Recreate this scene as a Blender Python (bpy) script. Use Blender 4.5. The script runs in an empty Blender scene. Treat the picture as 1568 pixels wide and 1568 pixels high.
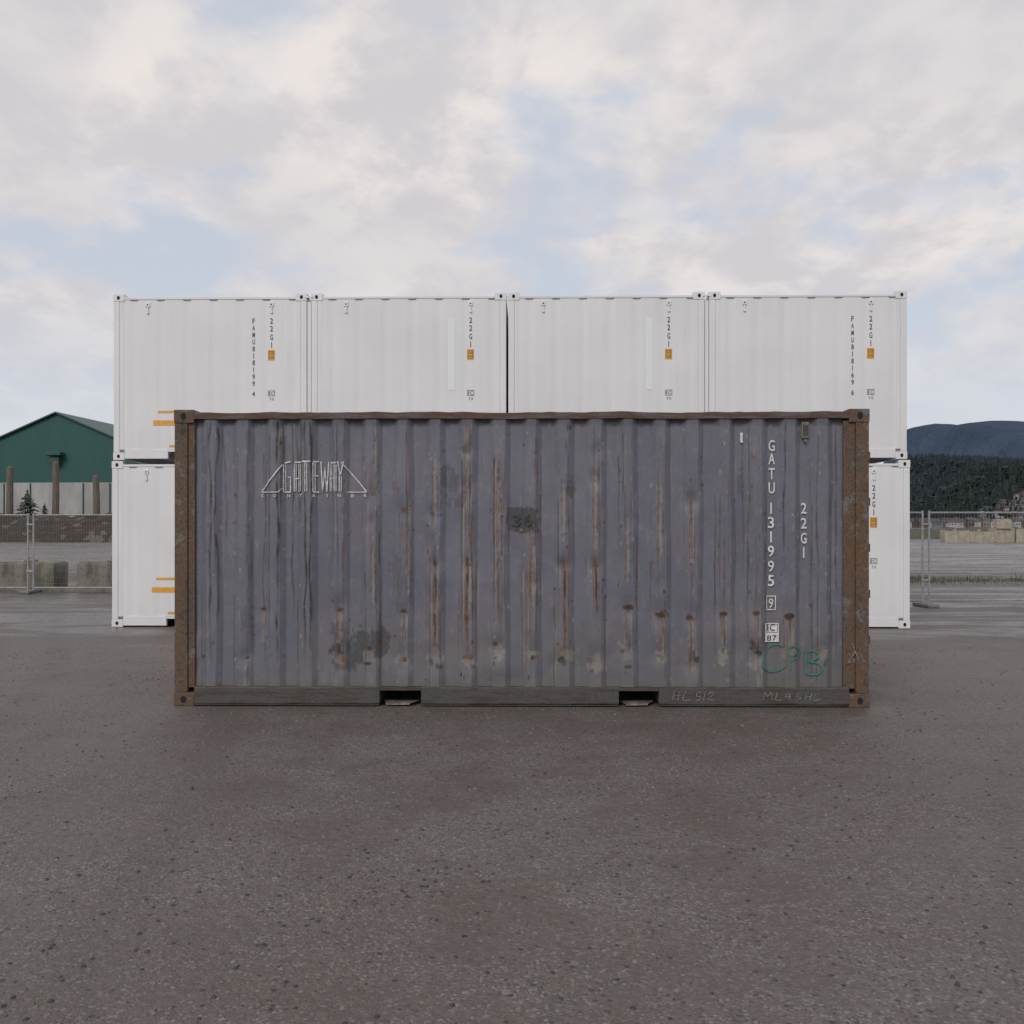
import bpy, bmesh, math, random
import numpy as np
from mathutils import Vector, Matrix
random.seed(7); rng=np.random.RandomState(5)
scene=bpy.context.scene
F=1400.0; HZ=806.0; CH=1.571
scene.view_settings.view_transform='Standard'
scene.view_settings.look='None'
scene.view_settings.exposure=0

# ---------------------------------------------------------------- helpers
def link(o,parent=None):
    scene.collection.objects.link(o)
    if parent is not None: o.parent=parent
    return o
def empty(name,loc=(0,0,0),rz=0):
    e=bpy.data.objects.new(name,None); e.location=loc; e.rotation_euler=(0,0,rz); e.empty_display_size=0.3
    return link(e)
def mobj(name,me,parent=None,mats=()):
    for m in mats: me.materials.append(m)
    o=bpy.data.objects.new(name,me); return link(o,parent)
def bm_to(name,bm,parent=None,mats=()):
    me=bpy.data.meshes.new(name); bm.to_mesh(me); bm.free(); return mobj(name,me,parent,mats)
class PB:
    """fast polygon soup builder"""
    def __init__(s): s.v=[];s.f=[];s.m=[]
    def add(s,vs,fs,mi=0):
        o=len(s.v);s.v.extend(vs)
        for f in fs: s.f.append(tuple(i+o for i in f));s.m.append(mi)
    def done(s,name,parent=None,mats=()):
        me=bpy.data.meshes.new(name);me.from_pydata(s.v,[],s.f)
        o=mobj(name,me,parent,mats);me.polygons.foreach_set('material_index',s.m);me.update();return o
def box(bm,x0,x1,y0,y1,z0,z1,mi=0,bev=0.0):
    vs=[bm.verts.new(p) for p in [(x0,y0,z0),(x1,y0,z0),(x1,y1,z0),(x0,y1,z0),(x0,y0,z1),(x1,y0,z1),(x1,y1,z1),(x0,y1,z1)]]
    fs=[bm.faces.new([vs[i] for i in f]) for f in [(3,2,1,0),(4,5,6,7),(0,1,5,4),(1,2,6,5),(2,3,7,6),(3,0,4,7)]]
    for f in fs: f.material_index=mi
    if bev>0:
        es=list({e for f in fs for e in f.edges})
        r=bmesh.ops.bevel(bm,geom=es,offset=bev,segments=2,profile=0.5,affect='EDGES',material=mi)
    return vs
def cyl(bm,p0,p1,r0,r1=None,n=8,mi=0):
    if r1 is None: r1=r0
    p0=Vector(p0);p1=Vector(p1);d=(p1-p0).normalized()
    a=d.orthogonal().normalized();b=d.cross(a)
    A=[];B=[]
    for i in range(n):
        t=2*math.pi*i/n;v=a*math.cos(t)+b*math.sin(t)
        A.append(bm.verts.new(p0+v*r0));B.append(bm.verts.new(p1+v*r1))
    for i in range(n):
        j=(i+1)%n
        f=bm.faces.new((A[i],A[j],B[j],B[i]));f.material_index=mi
    f=bm.faces.new(A[::-1]);f.material_index=mi
    f=bm.faces.new(B);f.material_index=mi
def vnoise(x,y,seed=0):
    r=np.random.RandomState(seed);T=r.rand(256,256)
    xi=np.floor(x).astype(int);yi=np.floor(y).astype(int);fx=x-xi;fy=y-yi
    fx=fx*fx*(3-2*fx);fy=fy*fy*(3-2*fy)
    g=lambda a,b:T[a%256,b%256]
    return (g(xi,yi)*(1-fx)+g(xi+1,yi)*fx)*(1-fy)+(g(xi,yi+1)*(1-fx)+g(xi+1,yi+1)*fx)*fy
def fbm(x,y,seed=0,o=4):
    s=0;a=.5;t=0
    for i in range(o):
        s=s+a*vnoise(x*2**i+i*17.3,y*2**i+i*9.1,seed+i);t+=a;a*=.5
    return s/t
# ---------------------------------------------------------------- glyph cache (built-in stroke font), done while the scene is empty
_gc={}
def glyph(ch,off=0.0):
    k=(ch,off)
    if k in _gc: return _gc[k]
    cu=bpy.data.curves.new('t','FONT');cu.body=ch;cu.resolution_u=3;cu.offset=off
    o=bpy.data.objects.new('t',cu);scene.collection.objects.link(o)
    dg=bpy.context.evaluated_depsgraph_get();dg.update()
    me=bpy.data.meshes.new_from_object(o.evaluated_get(dg))
    v=[tuple(p.co[:2]) for p in me.vertices];f=[tuple(p.vertices) for p in me.polygons]
    bpy.data.objects.remove(o);bpy.data.curves.remove(cu);bpy.data.meshes.remove(me)
    xs=[p[0] for p in v];ys=[p[1] for p in v]
    _gc[k]=(v,f,min(xs),max(xs),min(ys),max(ys));return _gc[k]
for ch in 'ABCEFGIMNORTUWY0123456789': glyph(ch,0.0)
for ch in 'ACEFGIMNORTU0123456789': glyph(ch,.012)

# ---------------------------------------------------------------- node helpers
class NT:
    def __init__(s,tree): s.t=tree;s.n=tree.nodes;s.l=tree.links
    def new(s,ty,**k):
        n=s.n.new(ty)
        for a,b in k.items(): setattr(n,a,b)
        return n
    def c(s,a,b): s.l.new(a,b)
    def setin(s,sock,v):
        if hasattr(v,'is_output') : s.c(v,sock)
        else: sock.default_value=v
    def math(s,op,a,b=0.0,c=None,clamp=False):
        n=s.new('ShaderNodeMath',operation=op,use_clamp=clamp)
        s.setin(n.inputs[0],a);s.setin(n.inputs[1],b)
        if c is not None: s.setin(n.inputs[2],c)
        return n.outputs[0]
    def mix(s,f,a,b,blend='MIX'):
        n=s.new('ShaderNodeMix',data_type='RGBA',blend_type=blend)
        s.setin(n.inputs[0],f)
        for i,v in ((6,a),(7,b)):
            if isinstance(v,tuple) and len(v)==3: v=(*v,1)
            s.setin(n.inputs[i],v)
        return n.outputs[2]
    def noise(s,vec,scale,detail=4,rough=.55,dist=0,out=0):
        n=s.new('ShaderNodeTexNoise');s.c(vec,n.inputs['Vector'])
        n.inputs['Scale'].default_value=scale;n.inputs['Detail'].default_value=detail
        n.inputs['Roughness'].default_value=rough;n.inputs['Distortion'].default_value=dist
        return n.outputs[out]
    def voro(s,vec,scale):
        n=s.new('ShaderNodeTexVoronoi',feature='F1');s.c(vec,n.inputs['Vector']);n.inputs['Scale'].default_value=scale
        q=s.new('ShaderNodeSeparateColor');s.c(n.outputs['Color'],q.inputs[0])
        return n.outputs['Distance'],q
    def ramp(s,v,lo,hi,a=0.0,b=1.0):
        n=s.new('ShaderNodeMapRange',interpolation_type='SMOOTHSTEP')
        s.c(v,n.inputs[0]);
        for i,q in zip((1,2,3,4),(lo,hi,a,b)): n.inputs[i].default_value=q
        return n.outputs[0]
    def mapv(s,vec,scale=(1,1,1),loc=(0,0,0)):
        n=s.new('ShaderNodeMapping');s.c(vec,n.inputs[0]);n.inputs['Scale'].default_value=scale;n.inputs['Location'].default_value=loc
        return n.outputs[0]
    def bump(s,h,strength=.3,dist=.01,normal=None):
        n=s.new('ShaderNodeBump');s.c(h,n.inputs['Height']);s.setin(n.inputs['Strength'],strength);n.inputs['Distance'].default_value=dist
        if normal is not None: s.c(normal,n.inputs['Normal'])
        return n.outputs[0]
def mat(name):
    m=bpy.data.materials.new(name);m.use_nodes=True
    t=NT(m.node_tree);b=m.node_tree.nodes['Principled BSDF'];return m,t,b
def objco(t): return t.new('ShaderNodeTexCoord').outputs['Object']
def geopos(t): return t.new('ShaderNodeNewGeometry').outputs['Position']
def simple(name,col,var=.25,scale=3,rough=.7,col2=None,metal=0,bump=0.0,stretch=(1,1,1),bdist=.01,sp=.35):
    m,t,b=mat(name);co=t.mapv(objco(t),stretch)
    n=t.noise(co,scale,4,.6)
    c2=col2 if col2 else tuple(c*(1-var) for c in col)
    c=t.mix(t.ramp(n,.35,.65),(*col,1),(*c2,1))
    n2=t.noise(co,scale*9,3,.6)
    c=t.mix(t.ramp(n2,.3,.75,0,sp),c,(*[q*.55 for q in col],1))
    t.c(c,b.inputs['Base Color']);b.inputs['Roughness'].default_value=rough;b.inputs['Metallic'].default_value=metal
    if bump>0: t.c(t.bump(n2,bump,bdist),b.inputs['Normal'])
    return m

# ---------------------------------------------------------------- container materials
def steel_panel_mat():
    m,t,b=mat('weathered_blue_grey_paint');co=objco(t)
    a1=t.new('ShaderNodeAttribute',attribute_name='wear_and_shade');s1=t.new('ShaderNodeSeparateColor');t.c(a1.outputs['Color'],s1.inputs[0])
    a2=t.new('ShaderNodeAttribute',attribute_name='stain');s2=t.new('ShaderNodeSeparateColor');t.c(a2.outputs['Color'],s2.inputs[0])
    n1=t.noise(co,1.3,5,.6);n2=t.noise(t.mapv(co,(9,9,1.0)),1.6,5,.65);n3=t.noise(co,55,3,.65);n4=t.noise(co,14,4,.65)
    c=t.mix(t.ramp(n1,.3,.7),(.110,.117,.155),(.150,.150,.182))
    c=t.mix(t.ramp(n2,.42,.75,0,.45),c,(.118,.106,.108))
    c=t.mix(t.ramp(n4,.5,.72,0,.35),c,(.20,.197,.215))
    c=t.mix(t.ramp(n3,.55,.75,0,.38),c,(.085,.077,.074))
    dirt=t.math('MULTIPLY',s2.outputs[1],t.ramp(n4,.25,.7,.5,1))
    c=t.mix(dirt,c,(.128,.114,.090))
    pt=t.math('MULTIPLY',s2.outputs[0],t.ramp(n3,.25,.6,.8,1))
    c=t.mix(pt,c,(.052,.055,.063))
    f=lambda s,lo=.0: t.math('MULTIPLY',s,t.ramp(n3,.25,.55,.55,1),clamp=True)
    c=t.mix(f(s1.outputs[2]),c,(.27,.24,.205))
    c=t.mix(f(s1.outputs[0]),c,t.mix(t.ramp(n4,.35,.65),(.165,.074,.036),(.070,.033,.020)))
    c=t.mix(f(s1.outputs[1]),c,(.024,.018,.016))
    t.c(c,b.inputs['Base Color'])
    r=t.math('ADD',t.ramp(n4,.3,.7,.5,.66),t.math('MULTIPLY',s1.outputs[0],.25))
    t.c(r,b.inputs['Roughness'])
    h=t.math('ADD',t.math('MULTIPLY',n3,.25),t.math('MULTIPLY',s1.outputs[0],.6))
    t.c(t.bump(h,.35,.004),b.inputs['Normal'])
    return m
def rusty_frame_mat():
    m,t,b=mat('rusted_corner_steel');co=objco(t)
    n1=t.noise(t.mapv(co,(5,5,1.1)),1.8,6,.68,.4);n3=t.noise(co,40,4,.7);n4=t.noise(co,6,5,.7,.6)
    c=t.mix(t.ramp(n1,.36,.60),(.094,.074,.058),(.122,.070,.040))
    c=t.mix(t.ramp(n4,.55,.62,0,.8),c,(.150,.142,.138))
    c=t.mix(t.ramp(n4,.42,.32,0,.85),c,(.046,.029,.022))
    c=t.mix(t.ramp(n3,.48,.68,0,.75),c,(.042,.026,.019))
    t.c(c,b.inputs['Base Color']);b.inputs['Roughness'].default_value=.82
    t.c(t.bump(t.math('ADD',n3,n4),.5,.006),b.inputs['Normal']);return m
def rail_mat(name,base,rust,amt=.5):
    m,t,b=mat(name);co=objco(t)
    n1=t.noise(t.mapv(co,(1.2,3,9)),2.6,6,.68,.3);n3=t.noise(co,45,4,.7)
    c=t.mix(t.ramp(n1,amt-.08,amt+.1),base,rust)
    c=t.mix(t.ramp(n3,.5,.7,0,.75),c,(.035,.024,.02))
    t.c(c,b.inputs['Base Color']);b.inputs['Roughness'].default_value=.75
    t.c(t.bump(n3,.4,.004),b.inputs['Normal']);return m
def white_mat():
    m,t,b=mat('white_container_paint');co=objco(t)
    oi=t.new('ShaderNodeObjectInfo');ad=t.new('ShaderNodeVectorMath',operation='ADD');t.c(co,ad.inputs[0])
    cm=t.new('ShaderNodeCombineXYZ');
    for i in range(3): t.c(t.math('MULTIPLY',oi.outputs['Random'],37.0),cm.inputs[i])
    t.c(cm.outputs[0],ad.inputs[1]);v=ad.outputs[0]
    n1=t.noise(v,.8,3,.5);n2=t.noise(t.mapv(v,(14,14,.7)),1.2,5,.65);n3=t.noise(v,30,3,.6)
    c=t.mix(t.ramp(n1,.3,.7),(.72,.72,.735),(.67,.67,.69))
    c=t.mix(t.ramp(n2,.5,.8,0,.30),c,(.56,.54,.51))
    c=t.mix(t.ramp(n3,.66,.78,0,.4),c,(.42,.37,.32))
    t.c(c,b.inputs['Base Color']);b.inputs['Roughness'].default_value=.5
    return m
M_panel=steel_panel_mat();M_rust=rusty_frame_mat()
M_top=rail_mat('scraped_top_rail',(.11,.10,.10,1),(.085,.046,.030,1),.46)
M_bot=rail_mat('grimy_bottom_rail',(.075,.072,.070,1),(.058,.045,.037,1),.53)
M_white=white_mat()
M_dark=simple('dark_opening',(.012,.012,.012),rough=.9)
M_mark=simple('white_marking',(.72,.72,.72),.12,20,.6,(.55,.54,.53))
M_faded=simple('faded_white_marking',(.72,.72,.73),.12,30,.6,(.40,.40,.43))
M_black=simple('black_marking',(.035,.038,.05),.1,10,.6)
M_sten=simple('faded_dark_stencil',(.030,.030,.035),.1,30,.6,(.055,.057,.065))
M_orange=simple('orange_sticker',(.78,.38,.05),.15,20,.5)
M_green=simple('green_paint_marker',(.03,.23,.17),.2,30,.6,(.05,.17,.14),sp=.2)
M_chalk=simple('chalk',(.36,.35,.33),.3,60,.8,(.15,.14,.13))
M_bluewh=simple('pale_repaint',(.74,.76,.79),.02,4,.4,sp=.0)
M_wood=simple('container_floor_underside',(.30,.27,.22),.4,6,.9)
M_gal=simple('galvanised_steel',(.42,.43,.45),.25,12,.45,metal=.5)

# ---------------------------------------------------------------- text & ribbon markings
class Marks:
    """paint marks on a corrugated wall; local x,z; y follows the wall profile"""
    def __init__(s,prof,breaks,off=.0035): s.bm=bmesh.new();s.p=prof;s.b=breaks;s.off=off
    def char(s,ch,cx,cz,w,h,mi,off=0.0,lay=0):
        v,f,x0,x1,y0,y1=glyph(ch,off)
        if ch in 'I1': ch='I';v,f,x0,x1,y0,y1=glyph('I',off);w=w*.26
        V=[s.bm.verts.new((cx+((a-x0)/(x1-x0)-.5)*w,-lay,cz+((b-y0)/(y1-y0)-.5)*h)) for a,b in v]
        for q in f:
            try: s.bm.faces.new([V[i] for i in q]).material_index=mi
            except ValueError: pass
    def rect(s,x0,x1,z0,z1,mi,lay=0):
        V=[s.bm.verts.new(p) for p in [(x0,-lay,z0),(x1,-lay,z0),(x1,-lay,z1),(x0,-lay,z1)]]
        s.bm.faces.new(V).material_index=mi
    def frame(s,x0,x1,z0,z1,w,mi,lay=0):
        s.rect(x0,x1,z0,z0+w,mi,lay);s.rect(x0,x1,z1-w,z1,mi,lay);s.rect(x0,x0+w,z0+w,z1-w,mi,lay);s.rect(x1-w,x1,z0+w,z1-w,mi,lay)
    def line(s,pts,w,mi,smooth=False,lay=0):
        P=[Vector((a,0,b)) for a,b in pts]
        if smooth and len(P)>2:
            Q=[]
            for i in range(len(P)-1):
                p0=P[max(i-1,0)];p1=P[i];p2=P[i+1];p3=P[min(i+2,len(P)-1)]
                for k in range(6):
                    u=k/6;Q.append(.5*((2*p1)+(p2-p0)*u+(2*p0-5*p1+4*p2-p3)*u*u+(3*p1-p0-3*p2+p3)*u**3))
            Q.append(P[-1]);P=Q
        prev=None
        for i in range(len(P)):
            d=(P[min(i+1,len(P)-1)]-P[max(i-1,0)])
            if d.length<1e-6: continue
            d.normalize();n=Vector((-d.z,0,d.x))*w*.5*(random.uniform(.75,1.15) if smooth else 1)
            a=s.bm.verts.new(P[i]+n-Vector((0,lay,0)));b=s.bm.verts.new(P[i]-n-Vector((0,lay,0)))
            if prev: s.bm.faces.new((prev[0],prev[1],b,a)).material_index=mi
            prev=(a,b)
    def finish(s,name,parent,mats):
        for x in s.b:
            g=s.bm.verts[:]+s.bm.edges[:]+s.bm.faces[:]
            bmesh.ops.bisect_plane(s.bm,geom=g,plane_co=(x,0,0),plane_no=(1,0,0),dist=1e-6)
        for v in s.bm.verts: v.co.y+=s.p(v.co.x)-s.off
        bmesh.ops.recalc_face_normals(s.bm,faces=s.bm.faces[:])
        for f in s.bm.faces:
            if f.normal.y>0: f.normal_flip()
        return bm_to(name,s.bm,parent,mats)

def casting(bm,x,y,z,sx,sy,up,mi,mi_d):
    """ISO corner casting with its oval holes. (x,y,z) is the outer corner; sx, sy=+-1 point inward"""
    L,D,H=.178,.162,.118
    x0,x1=sorted((x,x+sx*L));y0,y1=sorted((y,y+sy*D));z0,z1=(z,z+H)
    box(bm,x0,x1,y0,y1,z0,z1,mi,.006)
    cx=x+sx*.085;cz=(z0+z1)/2
    def oval(c,u,v,ru,rv,n=14):
        V=[bm.verts.new(Vector(c)+Vector(u)*ru*math.cos(2*math.pi*i/n)+Vector(v)*rv*math.sin(2*math.pi*i/n)) for i in range(n)]
        f=bm.faces.new(V);f.material_index=mi_d
    fy=y-sy*.0025;oval((cx,fy,cz),(1,0,0),(0,0,1),.024,.030)
    fx=x-sx*.0025;oval((fx,(y0+y1)/2,cz),(0,1,0),(0,0,1),.04,.03)
    oval((cx,(y0+y1)/2,(z1+.0025) if up else (z0-.0025)),(0,1,0),(1,0,0),.055,.032)

# ================================================================= RUSTED CONTAINER
LEN,WID,HGT=6.058,2.438,2.591
def pl(x,y): return ((x-266)/176.1,(1083.5-y)/176.1)
PER=.2807;R0=.602
def ridge_prof(x):
    d=abs(((x-R0+PER/2)%PER)-PER/2)
    t=min(max((d-.0425)/.05,0),1)
    return .012+.036*t
X0,X1=.176,5.838;Z0,Z1=.172,2.512
brk=[]
for n in range(-3,22):
    for o in (-.0925,-.0425,.0425,.0925):
        q=R0+n*PER+o
        if X0<q<X1: brk.append(q)
cont=empty('shipping_container',(-2.957,7.99,.0),math.atan2(7.92-7.99,6.06))
# --- detailed long wall with wear and painted-shade masks
xs=np.array(sorted(set(list(np.round(np.arange(X0,X1,.0055),5))+brk+[X1])))
xs=xs[np.concatenate([[True],np.diff(xs)>.0008])]
zs=np.linspace(Z0,Z1,260)
GX,GZ=np.meshgrid(xs,zs)
# individual ridges wander slightly in width down their height (weld pull, knocks)
d0=np.abs(((GX-R0+PER/2)%PER)-PER/2)
txt=np.clip(1-np.abs(GX-5.21)/.10,0,1)+np.clip(1-np.abs(GX-5.50)/.10,0,1)+np.clip(1-np.abs(GX-1.22)/.7,0,1)
calm=1-np.clip(txt*2,0,1)
wav=(vnoise(GX*3.56,GZ*3.0,211)-.5)*.022*calm
d=np.clip(d0+wav,0,PER/2);T=np.clip((d-.0425)/.05,0,1)
GY=.012+.036*T
GY+= (fbm(GX*1.7,GZ*1.7,3,3)-.5)*.012
GY+= ((vnoise(GX*4.5,GZ*5.5,213)-.5)*.012+(vnoise(GX*10,GZ*9,214)-.5)*.006)*calm*np.clip((1.5-GZ)/1.0,0.15,1)
rust=np.zeros_like(GX);dark=np.zeros_like(GX);tan=np.zeros_like(GX);patch=np.zeros_like(GX);dirt=np.zeros_like(GX)
NB=fbm(GX*28,GZ*9,11,4);NF=fbm(GX*60,GZ*60,21,3)
def sub(cx,r,za=None,zb=None):
    i0,i1=np.searchsorted(xs,[cx-r,cx+r]);j0,j1=np.searchsorted(zs,[zb if zb is not None else -9,za if za is not None else 9])
    return slice(max(j0-1,0),j1+1),slice(max(i0-1,0),i1+1)
def drip(px,y0,y1,w,s,arr,wob=1.0,seed=0):
    cx,_=pl(px,0);_,za=pl(0,y0);_,zb=pl(0,y1)
    S=sub(cx,.09,za,zb);gx=GX[S];gz=GZ[S];ph=seed*1.7
    if gx.size==0: return
    cc=cx+wob*.004*(np.sin(gz*5+ph)+.6*np.sin(gz*13+ph*2))+wob*.012*(vnoise(gz*3.2+ph,gz*0+seed,31)-.5)+.003*(vnoise(gz*14+ph,gz*0+seed,33)-.5)
    f=np.clip((za-gz)/.04,0,1)*np.clip((gz-zb)/(.25*(za-zb)+.02),0,1)
    ww=w/176.1*(.6+.8*vnoise(gz*9+ph,gz*0+seed*3,35))
    m=np.exp(-((gx-cc)/ww)**2)*f*np.clip(.2+1.7*(vnoise(gx*9,gz*11+seed,41)),0,1.25)
    arr[S]=np.maximum(arr[S],m*s)
def blot(px,py,wx,wy,s,arr,th=.45,seed=0,sq=False,amp=1.6):
    cx,cz=pl(px,py);wx/=176.1;wy/=176.1
    S=sub(cx,wx*2.3,cz+wy*2.3,cz-wy*2.3);gx=GX[S];gz=GZ[S]
    if gx.size==0: return
    if sq: r=np.maximum(np.abs((gx-cx)/wx),np.abs((gz-cz)/wy));amp=.5
    else: r=np.sqrt(((gx-cx)/wx)**2+((gz-cz)/wy)**2)
    n=fbm(gx*34+seed,gz*30,51,4)
    m=np.clip((1.0-r+(n-.5)*amp)*(5 if not sq else 12),0,1)*np.clip(.5+n,0,1)
    arr[S]=np.maximum(arr[S],m*s)
def dent(px,py,r,dep):
    global GY
    cx,cz=pl(px,py);r/=176.1
    S=sub(cx,r*3,cz+r*3.5,cz-r*3.5)
    GY[S]+=dep*np.exp(-(((GX[S]-cx)/r)**2+((GZ[S]-cz)/(r*1.2))**2))*(1-T[S]*.6)
for i,(x,y0,y1,w,s,wb) in enumerate([(322,642,1040,1.5,.85,2.2),(331,650,1010,1.5,.8,3),(315,642,800,1.3,.5,2),(404,690,980,1.0,.6,1.5),(426,641,1050,2.0,1,1.2),(432,641,800,1.2,.85,1.4),
        (447,642,960,1.2,.85,1.5),(455,641,760,1.4,.7,1.6),(461,641,800,2.2,1,1.6),(468,641,1030,1.5,.9,1.4),(477,641,1048,1.8,1,1.0),(518,641,900,1.1,.6,1),(381,650,960,1,.5,1),
        (1204,641,900,1.2,.7,1),(1150,650,1000,1.0,.6,1),(873,641,700,1.5,.6,2),(1254,660,1020,1.0,.6,1),(1284,650,1030,1.1,.6,1),(343,650,900,1,.5,2),(1141,650,900,1,.6,1),(1244,700,1000,1,.4,1)]):
    drip(x,y0,y1,w,s,dark,wb,i)
r2=random.Random(3)
for n in range(-1,19):
    c=372.0+49.43*n
    mid=math.exp(-((n-7.5)/4.5)**2)
    for e in (-7.5,7.5,-14,14):
        for rep in range(2):
            if r2.random()<(.72 if rep==0 else .5):
                y0=r2.uniform(645,930);y1=y0+r2.uniform(50,260);y1=min(y1,1045)
                drip(c+e+r2.uniform(-1,1),y0,y1,r2.uniform(.6,1.2),r2.uniform(.4,.9)*(.28+.62*mid),rust,.5,n*4+int(e)+50+rep*31)
                if r2.random()<.6: drip(c+e+r2.uniform(1,2.5),y0+10,y1+20,r2.uniform(.7,1.4),r2.uniform(.35,.8)*(.3+.6*mid),tan,.4,n*7+int(e)+90+rep*31)
                if r2.random()<.6: drip(c+e-1,y0,y1+40,.7,r2.uniform(.35,.8),dark,.5,n*5+int(e)+130+rep*31)
for i,(x,y0,y1,w,s) in enumerate([(527,670,950,1.6,.55),(570,700,950,1.2,.5),(577,760,960,1.7,.5),(625,642,930,1.1,.95),(614,780,1030,1.4,.6),(668,852,1010,2.6,1),(664,700,900,1.2,.5),(718,850,1010,2.5,.95),(722,650,880,1.6,.7),(716,640,860,1.2,.6),
     (766,700,1010,1.7,.75),(771,760,1000,1.2,.65),(814,800,1000,1.6,.7),(821,700,960,1.2,.5),(867,855,1020,2.6,1),(873,800,1010,1.2,.6),(915,850,950,2.2,.9),(912,650,1040,1.2,.5),(921,700,1000,1.2,.5),
     (960,740,930,1.3,.55),(970,650,900,1.0,.4),(1010,700,930,1.3,.5),(1020,690,930,1.1,.4),(1062,760,960,1.6,.6),(1060,940,1040,1.8,.7),(1112,820,1000,1.6,.6),(1118,700,900,1.0,.5),(1160,820,960,1.4,.5),(1208,930,1040,1.4,.5),
     (518,920,1030,1.6,.6)]):
    drip(x,y0,y1,w,s,rust,.7,i+200)
for (x,y,h) in [(577,700,50),(718,740,60),(668,760,45),(766,800,70),(722,900,60),(670,930,50),(914,780,60),(820,880,60),(866,780,50),(627,860,60),(964,850,45),(1014,800,50),(573,880,45),(716,690,40),(1062,830,40)]:
    blot(x,y,3.2,h,.55,tan,seed=x,amp=2.2)
    blot(x-3,y,1.2,h,.55,rust,seed=x+3,amp=2.2);blot(x+4,y+8,1.0,h*.8,.5,dark,seed=x+31,amp=2.2)
for (x,y,r,s) in [(668,865,4,1),(717,866,5,1),(867,868,4,1),(915,868,4,.9),(620,783,6,.7),(716,745,4,.6),(574,757,5,.6),(880,752,5,.5),(717,692,3,.6),(522,935,6,.7),(620,938,6,.8),(965,932,7,.8),(1017,942,8,.95),(1060,947,6,.8),(1110,942,7,.85),(1162,940,6,.8),(1212,945,8,.95),
    (430,655,3,.4),(665,788,4,.7),(920,690,4,.7),(1060,770,4,.5),(1165,1000,4,.6),(377,1010,4,.5),(403,935,5,.5)]:
    blot(x,y,r,r*.9,s,rust,seed=x);dent(x,y,r*2.8,.022)
    drip(x-1,y,y+r2.uniform(40,90),r*.28,s*.7,rust,.6,int(x))
    drip(x+2,y,y+r2.uniform(30,100),1.0,s*.8,dark,.6,int(x)+1)
    if y>900: blot(x,y,r*1.1,r*.5,.85,dark,seed=x+9);blot(x+1,y+30,4.5,24,.45,tan,seed=x+5,amp=2)
for n in range(3,19):
    c=372.0+49.43*n
    blot(c+r2.uniform(-4,4),r2.uniform(998,1018),r2.uniform(8,13),r2.uniform(8,16),r2.uniform(.3,.6),tan,seed=n*3)
    blot(c+r2.uniform(-9,9),r2.uniform(1000,1022),r2.uniform(4,8),r2.uniform(2,5),r2.uniform(.5,.9),rust if n%2 else dark,seed=n*5)
    blot(c+r2.uniform(-9,9),r2.uniform(985,1030),r2.uniform(2,5),r2.uniform(2,8),r2.uniform(.5,.9),dark,seed=n*7)
    dent(c+r2.uniform(-6,6),r2.uniform(995,1020),r2.uniform(12,20),r2.uniform(.012,.028))
    if n<15: dent(c+r2.uniform(-5,5),r2.uniform(700,960),r2.uniform(7,14),r2.uniform(.006,.018))
# stains and grey repairs
blot(803,797,25,19,1,patch,sq=True,seed=3);blot(688,735,16,22,.55,patch,seed=5);blot(700,768,24,9,.4,patch,seed=15);blot(770,740,6,12,.4,patch,seed=25)
blot(530,1006,26,26,.85,patch,seed=7,amp=1.0);blot(560,990,26,28,.85,patch,seed=17,amp=1.0);blot(585,985,16,24,.9,patch,seed=8,amp=.8);blot(520,965,14,14,.6,patch,seed=9);blot(587,988,6,9,.35,rust,seed=19)
blot(877,752,6,14,.7,patch,seed=1);blot(1137,740,6,20,.5,patch,seed=2);blot(378,950,10,26,.4,patch,seed=2);blot(826,797,2,12,.6,rust,seed=77)
for i in range(480):
    n=r2.randint(-1,18);x=372+49.43*n+r2.choice((-1,1))*r2.uniform(2,16);y=r2.uniform(645,1048)
    blot(x,y,r2.uniform(.8,2.4),r2.uniform(.8,4.0),r2.uniform(.4,.9),r2.choice((rust,dark,tan,tan)),seed=i*1.3,amp=1.4)
h=np.clip((1.05-GZ)/.85,0,1);dirt=h*(.2+.65*fbm(GX*2.3,GZ*2.2,61,4))*np.clip((GX-.6)/3.0+.35,0,1)
dirt=np.clip(dirt,0,.85);np.maximum(dirt,.8*np.clip((Z0+.07-GZ)/.05,0,1),out=dirt)
sp=np.clip((NF-.70)*9,0,1)*np.clip(fbm(GX*1.5,GZ*1.5,71,3)*2-.8,0,1);np.maximum(rust,sp*.7,out=rust)
np.maximum(tan,np.clip((NB-.68)*6,0,1)*.35,out=tan)
edge=np.clip(1-np.abs(d-.0425)/.005,0,1)*np.clip(fbm(GX*5,GZ*7,81,3)*3-1.4,0,1);np.maximum(rust,edge*.55,out=rust)
np.maximum(dark,np.clip((GZ-(Z1-.05-.05*NB))/.03,0,1)*(.3+.5*T),out=dark)  # shade below the top rail painted into the mask, deeper in recesses
nz,nx=GX.shape
me=bpy.data.meshes.new('side_wall')
V=np.stack([GX,GY,GZ],-1).reshape(-1,3)
idx=np.arange(nz*nx).reshape(nz,nx)
Q=np.stack([idx[:-1,:-1],idx[:-1,1:],idx[1:,1:],idx[1:,:-1]],-1).reshape(-1,4)
me.vertices.add(len(V));me.vertices.foreach_set('co',V.ravel())
me.loops.add(Q.size);me.loops.foreach_set('vertex_index',Q.ravel().astype(np.int32))
me.polygons.add(len(Q));me.polygons.foreach_set('loop_start',(np.arange(len(Q))*4).astype(np.int32))
me.update(calc_edges=True)
for nm,(a,b_,c_) in {'wear_and_shade':(rust,dark,tan),'stain':(patch,dirt,patch*0)}.items():
    at=me.attributes.new(nm,'FLOAT_COLOR','POINT')
    at.data.foreach_set('color',np.stack([a,b_,c_,np.ones_like(a)],-1).astype(np.float32).ravel())
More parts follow.
